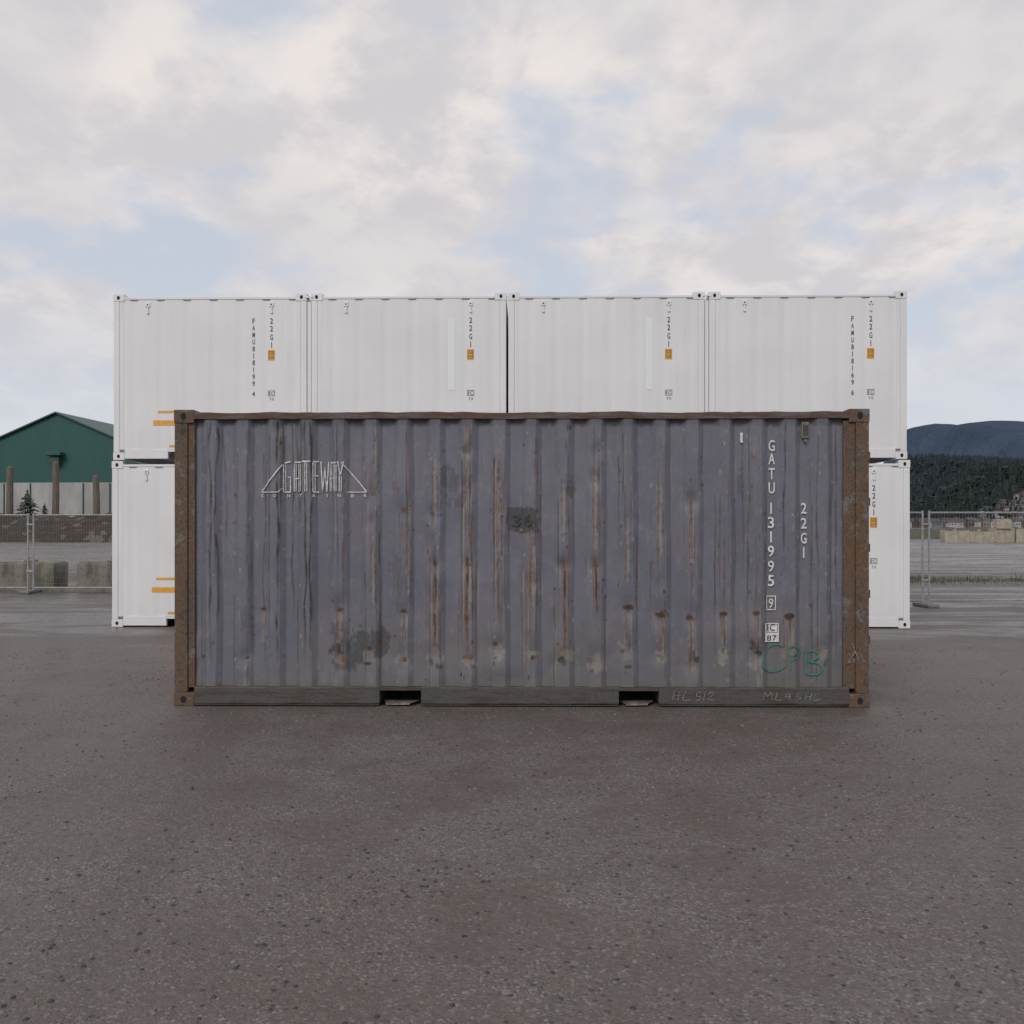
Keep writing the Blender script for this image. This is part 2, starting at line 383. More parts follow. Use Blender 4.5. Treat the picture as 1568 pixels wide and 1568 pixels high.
mobj('side_wall',me,cont,[M_panel])

def corr_wall(name,parent,P,ax0,ax1,z0,z1,prof,brks,fn,mats):
    bm=bmesh.new();pts=[ax0]+[b for b in brks if ax0<b<ax1]+[ax1];prev=None
    for u in pts:
        dd=prof(u);a=bm.verts.new(fn(u,dd,z0));b=bm.verts.new(fn(u,dd,z1))
        if prev: bm.faces.new((prev[0],a,b,prev[1]))
        prev=(a,b)
    return bm_to(name,bm,parent,mats)
corr_wall('rear_wall',cont,None,X0,X1,Z0,Z1,ridge_prof,brk,lambda u,dd,z:(u,WID-dd,z),[M_panel])
corr_wall('end_wall',cont,None,.16,WID-.16,Z0,Z1,ridge_prof,[R0+k*PER+o for k in range(-3,9) for o in (-.0925,-.0425,.0425,.0925)],lambda u,dd,z:(dd,u,z),[M_panel])
bm=bmesh.new()
for sx,xa in ((1,0),(-1,LEN)):
    for sy,ya in ((1,0),(-1,WID)):
        a,b2=sorted((xa+sx*.004,xa+sx*.118));c,d2=sorted((ya+sy*.006,ya+sy*.15))
        box(bm,a,b2,c,d2,.118,HGT-.118,0,.006)
        a,b2=sorted((xa+sx*.119,xa+sx*(.178 if sx>0 else .222)));c,d2=sorted((ya+sy*.022,ya+sy*.06))
        box(bm,a,b2,c,d2,.16,HGT-.10,0,.004)
        casting(bm,xa,ya,0,sx,sy,False,0,1);casting(bm,xa,ya,HGT-.118,sx,sy,True,0,1)
        x_a=xa+sx*.179;x_b=xa+sx*.26
        p=[bm.verts.new(q) for q in [(x_a,ya+sy*.003,HGT-.045),(x_b,ya+sy*.003,HGT-.045),(x_a,ya+sy*.003,HGT-.004),(x_a,ya+sy*.12,HGT-.045),(x_b,ya+sy*.12,HGT-.045),(x_a,ya+sy*.12,HGT-.004)]]
        for f in ((0,1,2),(3,5,4),(1,4,5,2),(0,2,5,3),(0,3,4,1)): bm.faces.new([p[i] for i in f])
for z in (.55,.95,1.35,1.75,2.15):
    box(bm,LEN-.03,LEN+.012,.02,.06,z,z+.07,0,.004)
    box(bm,LEN-.03,LEN+.012,WID-.06,WID-.02,z,z+.07,0,.004)
bmesh.ops.recalc_face_normals(bm,faces=bm.faces[:])
bm_to('corner_posts_and_castings',bm,cont,[M_rust,M_dark])
bm=bmesh.new()
for y0,y1 in ((.002,.062),(WID-.062,WID-.002)):
    N=90;prev=None;wv=0
    for i in range(N+1):
        wv=wv*.7+(random.random()-.5)*.008
        u=.179+(LEN-.358)*i/N;dz=wv;dy=(random.random()-.5)*.005
        ring=[bm.verts.new(q) for q in [(u,y0+dy,2.511+dz*.6),(u,y0+dy,2.562+dz),(u,y0+.006+dy,2.568+dz),(u,y1,2.568+dz),(u,y1,2.511)]]
        if prev:
            for k in range(5): bm.faces.new((prev[k],ring[k],ring[(k+1)%5],prev[(k+1)%5]))
        prev=ring
for x0,x1 in ((.0,.06),(LEN-.06,LEN)):
    box(bm,x0+.002,x1-.002,.163,WID-.163,2.49,2.575,0,.004)
bmesh.ops.recalc_face_normals(bm,faces=bm.faces[:])
bm_to('top_rails',bm,cont,[M_top])
bm=bmesh.new();PK=[(1.80,2.165),(3.885,4.235)]
for y0,y1 in ((.004,.05),(WID-.05,WID-.004)):
    segs=[(.179,PK[0][0]),(PK[0][1],PK[1][0]),(PK[1][1],LEN-.179)]
    for a,b2 in segs:
        N=max(4,int((b2-a)/.12));prev=None
        for i in range(N+1):
            u=a+(b2-a)*i/N;dy=random.uniform(-.005,.005);dz=random.uniform(-.004,.004)
            ring=[bm.verts.new(q) for q in [(u,y0+.004+dy,.022+dz),(u,y0+dy,.032+dz),(u,y0+dy,.160+dz),(u,y0+.012,.171+dz*.5),(u,y1,.171),(u,y1,.022)]]
            if prev:
                for k in range(6): bm.faces.new((prev[k],ring[k],ring[(k+1)%6],prev[(k+1)%6]))
            else: bm.faces.new(ring)
            prev=ring
        bm.faces.new(prev[::-1])
        box(bm,a+.004,b2-.004,y0-.010 if y0<1 else y0+.02,y1-.02 if y0<1 else y1+.010,.012,.0170,0,0)
    for a,b2 in PK: box(bm,a+.001,b2-.001,y0+.003,y1-.003,.140,.168,0,0)
for a,b2 in PK:
    box(bm,a-.010,a-.002,.052,WID-.052,.03,.15,0);box(bm,b2+.002,b2+.010,.052,WID-.052,.03,.15,0)
    box(bm,a-.002,b2+.002,.052,WID-.052,.150,.158,0)
    for (ya,yb) in ((.0,.16),(WID-.16,WID)):
        V=[bm.verts.new(q) for q in [(a+.06,ya,.022),(b2-.10,ya,.028),(b2-.02,yb,.030),(a+.02,yb,.030),(a+.06,ya,.014),(b2-.10,ya,.018)]]
        bm.faces.new(V[:4]).material_index=1;bm.faces.new((V[4],V[5],V[1],V[0])).material_index=1
for k in range(12):
    x=.4+k*.48
    if all(not(a-.08<x<b2+.08) for a,b2 in PK): box(bm,x,x+.045,.052,WID-.052,.04,.145,0)
for x0,x1 in ((.0,.06),(LEN-.06,LEN)): box(bm,x0+.004,x1-.004,.163,WID-.163,.03,.17,0,.004)
bmesh.ops.recalc_face_normals(bm,faces=bm.faces[:])
bm_to('bottom_rails_and_fork_pockets',bm,cont,[M_bot,simple('scraped_steel',(.30,.28,.26),.4,12,.6,(.13,.105,.09))])
bm=bmesh.new();box(bm,.07,LEN-.07,.06,WID-.06,.160,.190);bm_to('floor',bm,cont,[M_wood])
bm=bmesh.new();
for i in range(24):
    x=.1+i*(LEN-.2)/24;w=(LEN-.2)/24
    box(bm,x,x+w*.55,.063,WID-.063,2.535,2.560);box(bm,x+w*.55,x+w,.063,WID-.063,2.530,2.545)
bm_to('roof',bm,cont,[M_panel])
bm=bmesh.new()
for y0,y1 in ((.165,1.214),(1.224,WID-.165)):
    box(bm,LEN-.05,LEN-.03,y0,y1,.175,2.485,0,.003)
    for z in (.18,.75,1.35,1.95,2.40): box(bm,LEN-.0295,LEN-.012,y0+.02,y1-.02,z,z+.07,0,.003)
    for fy in (.28,.78):
        y=y0+(y1-y0)*fy;cyl(bm,(LEN+.0,y,.12),(LEN+.0,y,2.53),.017,n=8,mi=1)
        box(bm,LEN-.011,LEN+.02,y-.04,y+.04,1.05,1.12,1,.003)
        box(bm,LEN+.018,LEN+.03,y-.25,y+.02,1.07,1.10,1,.002)
bm_to('doors_with_locking_bars',bm,cont,[M_panel,M_gal])
bm=bmesh.new()
x,z=pl(1236,660);yb=ridge_prof(x)
box(bm,x-.032,x+.032,yb-.028,yb+.002,z-.07,z+.075,0,.008)
box(bm,x-.022,x+.022,yb-.031,yb-.0285,z-.045,z+.05,2,0)
cyl(bm,(x,yb-.034,z-.09),(x,yb+.002,z-.09),.014,n=10,mi=0)
x,z=pl(1139,671);yb=ridge_prof(x)
box(bm,x-.012,x+.012,yb-.016,yb+.002,z-.045,z+.045,1,.003)
M_vent=simple('faded_vent',(.20,.19,.15),.4,25,.7)
bm_to('vent_and_bracket',bm,cont,[M_vent,M_faded,M_bot])
mk=Marks(ridge_prof,brk,.014)
def px(x): return pl(x,0)[0]
def pz(y): return pl(0,y)[1]
for ch,y in zip('GATU',(683,703,726,748)): mk.char(ch,px(1185),pz(y),.054,.098,0,.012)
for ch,y in zip('131995',(779,801,823,845,868,890)): mk.char(ch,px(1184),pz(y),.054,.098,0,.012)
mk.frame(px(1176.5),px(1191.5),pz(935),pz(913),.008,0);mk.char('9',px(1184),pz(924.5),.040,.085,0,.012)
mk.rect(px(1174),px(1196),pz(984),pz(955),0)
for ch,x in (('I',1179),('C',1186)): mk.char(ch,px(x),pz(962),.042,.06,2,.012,.002)
mk.frame(px(1176),px(1194),pz(969.5),pz(956.5),.004,2,.0022)
for ch,x in (('8',1181),('7',1189)): mk.char(ch,px(x),pz(978),.038,.048,2,.012,.002)
for ch,y in zip('22G1',(779,802,825,847)): mk.char(ch,px(1234),pz(y),.050,.094,0,.012)
mk.char('3',px(793),pz(798),.075,.105,5,.012);mk.char('6',px(811),pz(797),.075,.110,5,.012)
def L(pts,w=.012,mi=4): mk.line([(px(a),pz(b)) for a,b in pts],w,mi)
def stem(x,y0=708,y1=753):
    L([(x-1.4,y0),(x-1.4,y1)],.008);L([(x+1.5,y0+1),(x+1.5,y1)],.007)
T0,T1=707,754
stem(436,T0+4,T1);L([(436,T0+2),(445,T0)],.012);L([(436,T1),(445,T1)],.012);L([(445,T1),(445,T0+24)],.009);L([(441,T0+24),(446,T0+24)],.009)
stem(452,T0+3);stem(460,T0+3);L([(451,T0+1),(462,T0+1)],.012);L([(451,T0+26),(461,T0+26)],.009)
stem(470);L([(464,T0),(477,T0)],.013)
stem(482);L([(481,T0),(489,T0)],.012);L([(481,T0+22),(488,T0+22)],.010);L([(481,T1),(489,T1)],.012)
L([(492,T0),(494.5,T1)],.010);L([(494.5,T1),(498,T0+8)],.008);L([(498,T0+8),(501,T1)],.008);L([(501,T1),(504,T0)],.010)
stem(508,T0+4);stem(515,T0+4);L([(507,T0+2),(517,T0+2)],.012);L([(507,T0+26),(515,T0+26)],.009)
stem(523,T0+22);L([(519,T0),(523,T0+22)],.010);L([(528,T0),(523,T0+22)],.010)
L([(401,752),(433,712)],.010);L([(400,754),(427,754)],.008);L([(427,754),(436,745)],.006)
L([(524,708),(563,753)],.010);L([(532,754),(564,754)],.008)
for i,ch in enumerate('CONTAINER'): mk.char(ch,px(402+i*19.9),pz(759.5),.028,.028,4,.012)
def hand(pts,w,mi): mk.line([(px(a),pz(b)) for a,b in pts],w,mi,True)
hand([(1201,990),(1188,988),(1176,996),(1170,1010),(1172,1022),(1182,1029),(1196,1027),(1204,1020)],.013,3)
hand([(1211,1026),(1210,1008),(1209,992),(1220,990),(1228,998),(1222,1007),(1211,1010)],.013,3)
hand([(1238,1000),(1237,1018),(1238,1033)],.012,3)
hand([(1236,1001),(1248,997),(1255,1003),(1248,1012),(1240,1014),(1253,1016),(1261,1024),(1252,1033),(1239,1034)],.013,3)
mk.finish('painted_markings',cont,[M_mark,M_chalk,M_black,M_green,M_faded,M_sten])
mk=Marks(lambda x:.004,[],.011)
for pts in [[(1035,1058),(1032,1073)],[(1043,1059),(1040,1073)],[(1032,1066),(1046,1065)],[(1052,1059),(1048,1072),(1060,1072)],[(1076,1060),(1070,1061),(1069,1066),(1075,1067),(1073,1072),(1067,1072)],[(1082,1060),(1079,1073)],[(1086,1063),(1092,1060),(1094,1064),(1086,1071),(1096,1072)],
  [(1170,1071),(1173,1060),(1177,1067),(1182,1060),(1184,1071)],[(1192,1061),(1189,1071),(1198,1072)],[(1208,1061),(1204,1067),(1213,1066)],[(1211,1061),(1209,1073)],[(1226,1062),(1221,1066),(1227,1068),(1221,1073)],[(1236,1062),(1234,1073)],[(1244,1062),(1241,1073)],[(1235,1067),(1243,1067)],[(1250,1063),(1247,1072),(1257,1071)],
  [(1300,1000),(1310,1015)],[(1310,998),(1300,1014),(1318,1006)],[(1305,985),(1316,1012)],[(1318,1000),(1324,1014)]]:
    hand(pts,.005,1)
mk.finish('chalk_marks',cont,[M_mark,M_chalk])

# ================================================================= WHITE CONTAINERS
WL=3.04;WP=.415;WR=.33
def wprof(x):
    d=abs(((x-WR+WP/2)%WP)-WP/2);t=min(max((.09-d)/.075,0),1)
    return .012+.006*t
wb=[WR+n*WP+o for n in range(-1,9) for o in (-.09,-.015,.015,.09)]
wb=[b for b in wb if .16<b<WL-.16]
def white_meshes():
    bm=bmesh.new()
    for sx,xa in ((1,0),(-1,WL)):
        for sy,ya in ((1,0),(-1,WID)):
            a,b2=sorted((xa+sx*.004,xa+sx*.10));c,d2=sorted((ya+sy*.004,ya+sy*.14))
            box(bm,a,b2,c,d2,.118,HGT-.118,0,.01)
            a,b2=sorted((xa+sx*.101,xa+sx*.165));c,d2=sorted((ya+sy*.009,ya+sy*.05))
            box(bm,a,b2,c,d2,.16,HGT-.09,0,.004)
            casting(bm,xa,ya,0,sx,sy,False,0,1);casting(bm,xa,ya,HGT-.118,sx,sy,True,0,1)
    for y0,y1 in ((.004,.06),(WID-.06,WID-.004)):
        box(bm,.179,WL-.179,y0,y1,HGT-.088,HGT-.052,0,.004)
        for a,b2 in ((.179,.86),(1.14,WL-1.14),(WL-.86,WL-.179)):
            box(bm,a,b2,y0,y1,.022,.165,0,.004)
        for a,b2 in ((.861,1.139),(WL-1.139,WL-.861)):
            box(bm,a,b2,y0+.002,y1-.002,.13,.163,0,0)
            box(bm,a,b2,.062,WID-.062,.124,.129,1)
    for n in range(0,7):
        x=WR+n*WP
        if .2<x<WL-.2:
            for yy,s in ((.012,-1),(WID-.012,1)):
                a,b2=sorted((yy-s*.012,yy+s*.004));box(bm,x-.06,x+.06,a,b2,HGT-.103,HGT-.0885,2,0)
    for x0,x1 in ((.0,.06),(WL-.06,WL)):
        box(bm,x0+.004,x1-.004,.163,WID-.163,HGT-.1,HGT-.03,0,.004);box(bm,x0+.004,x1-.004,.163,WID-.163,.022,.165,0,.004)
    box(bm,.06,WL-.06,.061,WID-.061,HGT-.085,HGT-.065,0);box(bm,.06,WL-.06,.061,WID-.061,.13,.16,0)
    for x in (.545,2.485):
        y=wprof(x)
        box(bm,x-.035,x+.035,y-.016,y+.004,HGT-.205,HGT-.135,0,.006)
        box(bm,x-.012,x+.012,y-.020,y+.004,HGT-.285,HGT-.21,0,.004)
        cyl(bm,(x,y-.022,HGT-.29),(x,y+.002,HGT-.29),.02,n=10,mi=0)
        cyl(bm,(x,y-.0185,HGT-.17),(x,y+.002,HGT-.17),.012,n=8,mi=1)
    bmesh.ops.recalc_face_normals(bm,faces=bm.faces[:])
    fr=bpy.data.meshes.new('frame');bm.to_mesh(fr);bm.free();fr.materials.append(M_white);fr.materials.append(M_dark);fr.materials.append(simple('notch_shade_grey',(.25,.25,.26),.3,10,.8))  # grey notches colour in the recess shade under the top rail
    bm=bmesh.new()
    def sheet(ax0,ax1,fn,bs,z0=.166,z1=HGT-.0885):
        prev=None
        for u in [ax0]+[q for q in bs if ax0<q<ax1]+[ax1]:
            dd=wprof(u);a=bm.verts.new(fn(u,dd,z0));b=bm.verts.new(fn(u,dd,z1))
            if prev: bm.faces.new((prev[0],a,b,prev[1]))
            prev=(a,b)
    sheet(.16,WL-.16,lambda u,dd,z:(u,dd,z),wb);sheet(.16,WL-.16,lambda u,dd,z:(u,WID-dd,z),wb)
    sheet(.14,WID-.14,lambda u,dd,z:(dd,u,z),wb);sheet(.14,WID-.14,lambda u,dd,z:(WL-dd,u,z),wb)
    pn=bpy.data.meshes.new('panels');bm.to_mesh(pn);bm.free();pn.materials.append(M_white)
    return fr,pn
FR,PN=white_meshes()
bm=bmesh.new();box(bm,WL+.004,WL+.061,.02,.06,.16,HGT-.13,0);box(bm,WL+.004,WL+.061,WID-.06,WID-.02,.16,HGT-.13,0)
for z in (.03,HGT-.09): box(bm,WL-.03,WL+.095,-.012,.004,z+.015,z+.045,0,.004)
JN=bpy.data.meshes.new('joining_strip');bm.to_mesh(JN);bm.free();JN.materials.append(M_white)
yaw=math.atan2(14.06-14.28,12.325)
ORG=Vector((-6.23,14.28,0));ex=Vector((math.cos(yaw),math.sin(yaw),0))
offs=[0,WL+.065,2*WL+.090,3*WL+.155]
serial={(1,0):'FAMU818199 4',(1,3):'FAMU818169 6',(0,0):'FAMU818173 2',(0,3):'FAMU818142 1'}
for row in (0,1):
    for k in range(4):
        ox=offs[k]+(-.025 if row==0 and k<2 else (.045 if row==0 else 0))
        pair=0 if k<2 else 1
        p=ORG+ex*ox+Vector((0,[[.0,.006],[-.004,.004]][row][pair],2.606*row))
        e=empty('shipping_container',p,yaw+[[.0006,-.0008],[-.0005,.0007]][row][pair])
        link(bpy.data.objects.new('frame',FR),e);link(bpy.data.objects.new('panels',PN),e)
        if k in (0,2): link(bpy.data.objects.new('joining_strip',JN),e)
        m=Marks(wprof,wb,.004)
        tx=2.485 
        def zt(y): return HGT-(y-451)/98.6
        for ch,y in zip('22G1',(493,505,518,530)): m.char(ch,tx,zt(y),.044,.088,0,.012)
        m.rect(tx-.057,tx+.05,zt(553.5),zt(537.5),1)
        m.frame(tx-.045,tx+.038,zt(551.5),zt(539.5),.006,0,.0018)
        for q in range(2):
            for ch,xx in (('2',-.025),('6',0),('E',.022)): m.char(ch,tx+xx,zt(543+q*5),.016,.03,0,0,.0018)
        m.frame(tx-.055,tx+.052,zt(608.5),zt(600),.007,0);m.char('I',tx-.03,zt(604.3),.05,.05,0,.012);m.char('C',tx+.012,zt(604.3),.04,.05,0,0)
        for ch,xx in (('7',-.02),('0',.02)): m.char(ch,tx+xx,zt(613.3),.026,.040,0,0)
        s=serial.get((row,k))
        if s:
            y=493
            for ch in s:
                if ch!=' ': m.char(ch,2.205,zt(y),.038,.080,0,.012)
                y+=10.7 if ch!=' ' else 5
        if k in (1,2): m.rect(2.205-.075,2.205+.035,zt(600),zt(490),2)
        for sx in (0,1):
            x0=.68 if sx==0 else WL-1.1
            zc=.70+(-.06 if row==1 and (k>0 or sx==1) else 0)
            m.rect(x0+.02,x0+.34,zc+.035,zc+.07,1);m.rect(x0-.05,x0+.40,zc-.16,zc-.08,1)
            m.rect(x0+.2,x0+.40,.20,.235,1)
        m.finish('decals',e,[M_black,M_orange,M_bluewh])

# ================================================================= GROUND
def ground_mat():
    m,t,b=mat('wet_gravelly_asphalt');co=geopos(t)
    sep=t.new('ShaderNodeSeparateXYZ');t.c(co,sep.inputs[0])
    big=t.noise(co,.30,4,.6,.5);mid=t.noise(co,1.5,6,.68,.3);fine=t.noise(co,24,4,.72)
    vd,vs=t.voro(co,95);v2,v2s=t.voro(co,30)
    gr=t.ramp(mid,.36,.62,.3,1.0)
    c=t.mix(t.ramp(big,.38,.62),(.122,.101,.091),(.152,.133,.127))
    c=t.mix(t.ramp(mid,.36,.60,.75,0),c,(.096,.078,.068))
    c=t.mix(t.ramp(fine,.42,.60,0,.45),c,(.073,.060,.054))
    c=t.mix(t.math('MULTIPLY',t.ramp(vs.outputs[0],.76,.97,0,.65),gr),c,(.26,.24,.23))
    c=t.mix(t.math('MULTIPLY',t.ramp(vs.outputs[1],.70,.9,0,.6),gr),c,(.046,.038,.035))
    st=t.math('MULTIPLY',t.ramp(v2s.outputs[2],.93,.965),t.ramp(v2,.20,.36,1,0))
    c=t.mix(t.math('MULTIPLY',st,.55),c,(.23,.21,.20))
    pit=t.math('MULTIPLY',t.ramp(v2s.outputs[1],.90,.95),t.ramp(v2,.20,.40,1,0))
    c=t.mix(t.math('MULTIPLY',pit,.75),c,(.036,.029,.026))
    def track(cx,cy,R,wd,amp):
        dx=t.math('SUBTRACT',sep.outputs[0],cx);dy=t.math('SUBTRACT',sep.outputs[1],cy)
        rr=t.math('SQRT',t.math('ADD',t.math('MULTIPLY',dx,dx),t.math('MULTIPLY',dy,dy)))
        rr=t.math('ADD',rr,t.math('MULTIPLY',big,.5))
        q=t.math('ABSOLUTE',t.math('SUBTRACT',rr,R));return t.ramp(q,wd*.4,wd,amp,0)
    tr=t.math('MAXIMUM',t.math('MAXIMUM',track(-30,0,27.2,.20,1),track(-30,0,28.9,.20,1)),t.math('MAXIMUM',track(22,-6,20.6,.2,.8),track(22,-6,22.4,.2,.8)))
    tr=t.math('MAXIMUM',tr,t.math('MAXIMUM',track(3,-40,45.8,.22,.7),track(3,-40,47.5,.22,.7)))
    tr=t.math('MULTIPLY',tr,t.ramp(mid,.4,.6,.25,.8))
    c=t.mix(t.math('MULTIPLY',tr,.34),c,(.070,.057,.050))
    wet=t.noise(t.mapv(co,(.15,.62,1)),1.0,6,.65,.6)
    far=t.ramp(sep.outputs[1],10.5,15.0)
    w=t.math('MULTIPLY',t.ramp(wet,.46,.56),t.math('ADD',.12,t.math('MULTIPLY',far,.88)),clamp=True)
    c=t.mix(t.math('MULTIPLY',w,.45),c,(.055,.05,.05))
    rd=t.math('MULTIPLY',t.ramp(sep.outputs[1],32,40),t.math('SUBTRACT',1.0,t.ramp(sep.outputs[1],84,92)))
    c=t.mix(t.math('MULTIPLY',rd,.45),c,(.20,.19,.185))
    band=t.math('MULTIPLY',t.ramp(sep.outputs[1],23.5,25),t.math('SUBTRACT',1.0,t.ramp(sep.outputs[1],30,33)))
    c=t.mix(t.math('MULTIPLY',band,.6),c,t.mix(t.ramp(mid,.4,.6),(.15,.14,.125),(.075,.07,.055)))
    ff=t.ramp(sep.outputs[1],120,240)
    c=t.mix(ff,c,(.07,.08,.06))
    t.c(c,b.inputs['Base Color'])
    r=t.math('SUBTRACT',t.ramp(mid,.3,.7,.54,.74),t.math('MULTIPLY',w,.40))
    r=t.math('ADD',r,t.math('ADD',t.math('MULTIPLY',ff,.4),t.math('MULTIPLY',band,.25)))
    t.c(r,b.inputs['Roughness'])
    h=t.math('ADD',t.math('MULTIPLY',fine,1.1),t.math('MULTIPLY',t.math('MULTIPLY',t.math('SUBTRACT',1.0,vd),gr),.7))
    h=t.math('ADD',h,t.math('MULTIPLY',st,.6));h=t.math('SUBTRACT',h,t.math('MULTIPLY',pit,.8))
    h=t.math('ADD',h,t.math('MULTIPLY',mid,5.0));h=t.math('SUBTRACT',h,t.math('MULTIPLY',tr,.8))
    t.c(t.bump(h,t.math('SUBTRACT',.9,t.math('MULTIPLY',w,.7)),.008),b.inputs['Normal'])
    return m
bm=bmesh.new()
gx=[-4000,-1000,-300,-100,-40,-20,-10,0,10,20,40,100,300,1000,4000];gy=[-300,-60,-10,0,3,6,9,12,15,20,30,45,80,150,400,1000,3000,6000]
gv=[[bm.verts.new((x,y,0)) for x in gx] for y in gy]
for j in range(len(gy)-1):
    for i in range(len(gx)-1): bm.faces.new((gv[j][i],gv[j][i+1],gv[j+1][i+1],gv[j+1][i]))
bm_to('ground',bm,None,[ground_mat()])
gb=PB()
def stone(x,y,r,mi=0,fl=.6):
    n=6;zr=r*fl;a0=random.random()*6;U=random.uniform
    vs=[(x+U(-.2,.2)*r,y+U(-.2,.2)*r,zr*U(.8,1.1))]
    for k in range(n): vs.append((x+math.cos(a0+k*1.047)*r*U(.45,.75),y+math.sin(a0+k*1.047)*r*U(.45,.75),zr*U(.65,.9)))
    for k in range(n): vs.append((x+math.cos(a0+k*1.047)*r*U(.8,1.15),y+math.sin(a0+k*1.047)*r*U(.8,1.15),-zr*.2))
    fs=[]
    for k in range(n):
        j=(k+1)%n;fs.append((0,1+k,1+j));fs.append((1+k,7+k,7+j,1+j))
    gb.add(vs,fs,mi)
cl=[(random.uniform(-6,6),random.uniform(2.5,12),random.uniform(.15,.7)) for _ in range(70)]
for i in range(11000):
    if random.random()<.35:
        y=2.4+ (random.random()**1.6)*10;x=random.uniform(-.62,.62)*y*1.1
    else:
        c=random.choice(cl);x=random.gauss(c[0],c[2]*1.3);y=random.gauss(c[1],c[2])
    if y<2 or (7.85<y<10.5 and -3.1<x<3.2): continue
    stone(x,y,random.choice((.003,.004,.004,.005,.006,.009,.012)),random.choice((0,0,1,2,2)))
gb.done('gravel',None,[simple('pebble_grey',(.19,.175,.168),.3,30,.7),simple('pebble_brown',(.14,.118,.103),.3,30,.7),simple('pebble_dark',(.045,.038,.037),.3,30,.6)])
gr=PB()
for i in range(5000):
    y=random.gauss(26.5,.7);x=random.uniform(9,20);h=random.uniform(.03,.12)*(1.4 if vnoise(np.array([x*1.5]),np.array([y]),5)[0]>.55 else .5);a=random.random()*6;w=.012
    lx,ly=random.uniform(-.05,.05),random.uniform(-.05,.05)
    gr.add([(x-w*math.cos(a),y-w*math.sin(a),-.005),(x+w*math.cos(a),y+w*math.sin(a),-.005),(x+lx,y+ly,h)],[(0,1,2)],random.choice((0,0,1)))
gr.done('grass',None,[simple('dull_grass',(.07,.08,.04),.3,2,.9),simple('dry_grass',(.16,.14,.09),.3,2,.9)])

# ================================================================= FENCES
def fence(x0,y,n,dirx=1,dy=0.0,plen=3.0):
    e=empty('temporary_fence',(x0,y,0),math.atan2(dy,1))
    bm=bmesh.new()
    for k in range(n):
        a=k*(plen+.13);b=a+plen
        for x in (a,b): cyl(bm,(x,0,.02),(x,0,1.88),.021,n=8)
        for z in (.12,1.84): cyl(bm,(a,0,z),(b,0,z),.018,n=6)
        nx=int(plen/.06)
        for i in range(1,nx): 
            x=a+plen*i/nx;cyl(bm,(x,-.004,.12),(x,-.004,1.84),.0016,n=3)
        for z in np.arange(.22,1.8,.15): cyl(bm,(a,.003,z),(b,.003,z),.0016,n=3)
        if k<n-1:
            for z in (.5,1.6): box(bm,b-.02,b+.15,-.03,.03,z,z+.04)
    bm_to('panels',bm,e,[M_gal])
    bm=bmesh.new()
    for k in range(n+1):
        x=k*(plen+.13)-.065
        box(bm,x-.12,x+.12,-.33,.33,.0,.07,0,.02)
    bm_to('feet',bm,e,[simple('concrete_foot',(.22,.21,.20),.3,8,.9)])
    return e
dL=21.6;xj=(47-784)/F*dL
fence(xj+.065-2*3.13,dL,4)
dR=17.8;xr=(1421-784)/F*dR
fence(xr+.065-3.13,dR,4,dy=.03)

# ================================================================= CONCRETE BLOCKS
def block_mat(name,a,b_,moss):
    m,t,b=mat(name);co=objco(t)
    n=t.noise(co,2.2,6,.65);n2=t.noise(co,22,4,.7);n3=t.noise(t.mapv(co,(1,1,.4)),3.5,5,.6,.4)
    c=t.mix(t.ramp(n,.35,.65),(*a,1),(*b_,1));c=t.mix(t.ramp(n3,.48,.66,0,.8),c,(*moss,1));c=t.mix(t.ramp(n2,.5,.7,0,.6),c,(.06,.055,.05,1))
    t.c(c,b.inputs['Base Color']);b.inputs['Roughness'].default_value=.92;t.c(t.bump(n2,.6,.02),b.inputs['Normal']);return m
M_blk=block_mat('mossy_concrete',(.24,.22,.185),(.17,.155,.125),(.085,.09,.052))
M_blk2=block_mat('tan_concrete',(.42,.37,.30),(.32,.28,.225),(.24,.22,.17))
def cblock(cx,cy,w,d_,h,z=0,m=None,rz=0,rough=.006):
    bm=bmesh.new();box(bm,-w/2,w/2,-d_/2,d_/2,-.01,h*.93,0,.03)
    box(bm,-w/2+.05,w/2-.05,-d_/2+.05,d_/2-.05,h*.93+.001,h*.96,0,0)
    box(bm,-.14,.14,-.1,.1,h*.96+.001,h*1.02,0,.02)
    cyl(bm,(-.05,0,h*1.0),(-.05,0,h*1.09),.012,n=6);cyl(bm,(.05,0,h*1.0),(.05,0,h*1.09),.012,n=6);cyl(bm,(-.06,0,h*1.09),(.06,0,h*1.09),.012,n=6)
    for v in bm.verts: v.co+=Vector([random.uniform(-rough,rough) for _ in range(3)])
    o=bm_to('concrete_block',bm,None,[m or M_blk]);o.location=(cx,cy,z);o.rotation_euler=(0,0,rz);return o
dB=22.9
for (pa,pb) in ((-120,-28),(2,94),(128,220),(250,342)):
    cblock(((pa+pb)/2-784)/F*dB,dB,(pb-pa)/F*dB,.75,.72,rz=random.uniform(-.05,.05))
bm=bmesh.new();box(bm,-20,-6.5,dL+.25,dL+.45,-.01,.12,0,.02);bm_to('concrete_kerb',bm,None,[M_blk])
dW=88.0
x=(1440-784)/F*dW
for k in range(13):
    w=random.uniform(1.7,3.0);h=random.uniform(1.3,1.8)*(.75 if k<2 else 1)
    cblock(x+w/2,dW+random.uniform(-.5,.5),w*.95,1.2,h,0,M_blk2,random.uniform(-.2,.2),.04)
    if k>1 and random.random()<.75: cblock(x+w/2+random.uniform(-.3,.3),dW+.1,w*random.uniform(.6,.95),1.1,random.uniform(.5,.9),h*.97,M_blk2,random.uniform(-.2,.2),.04)
    x+=w

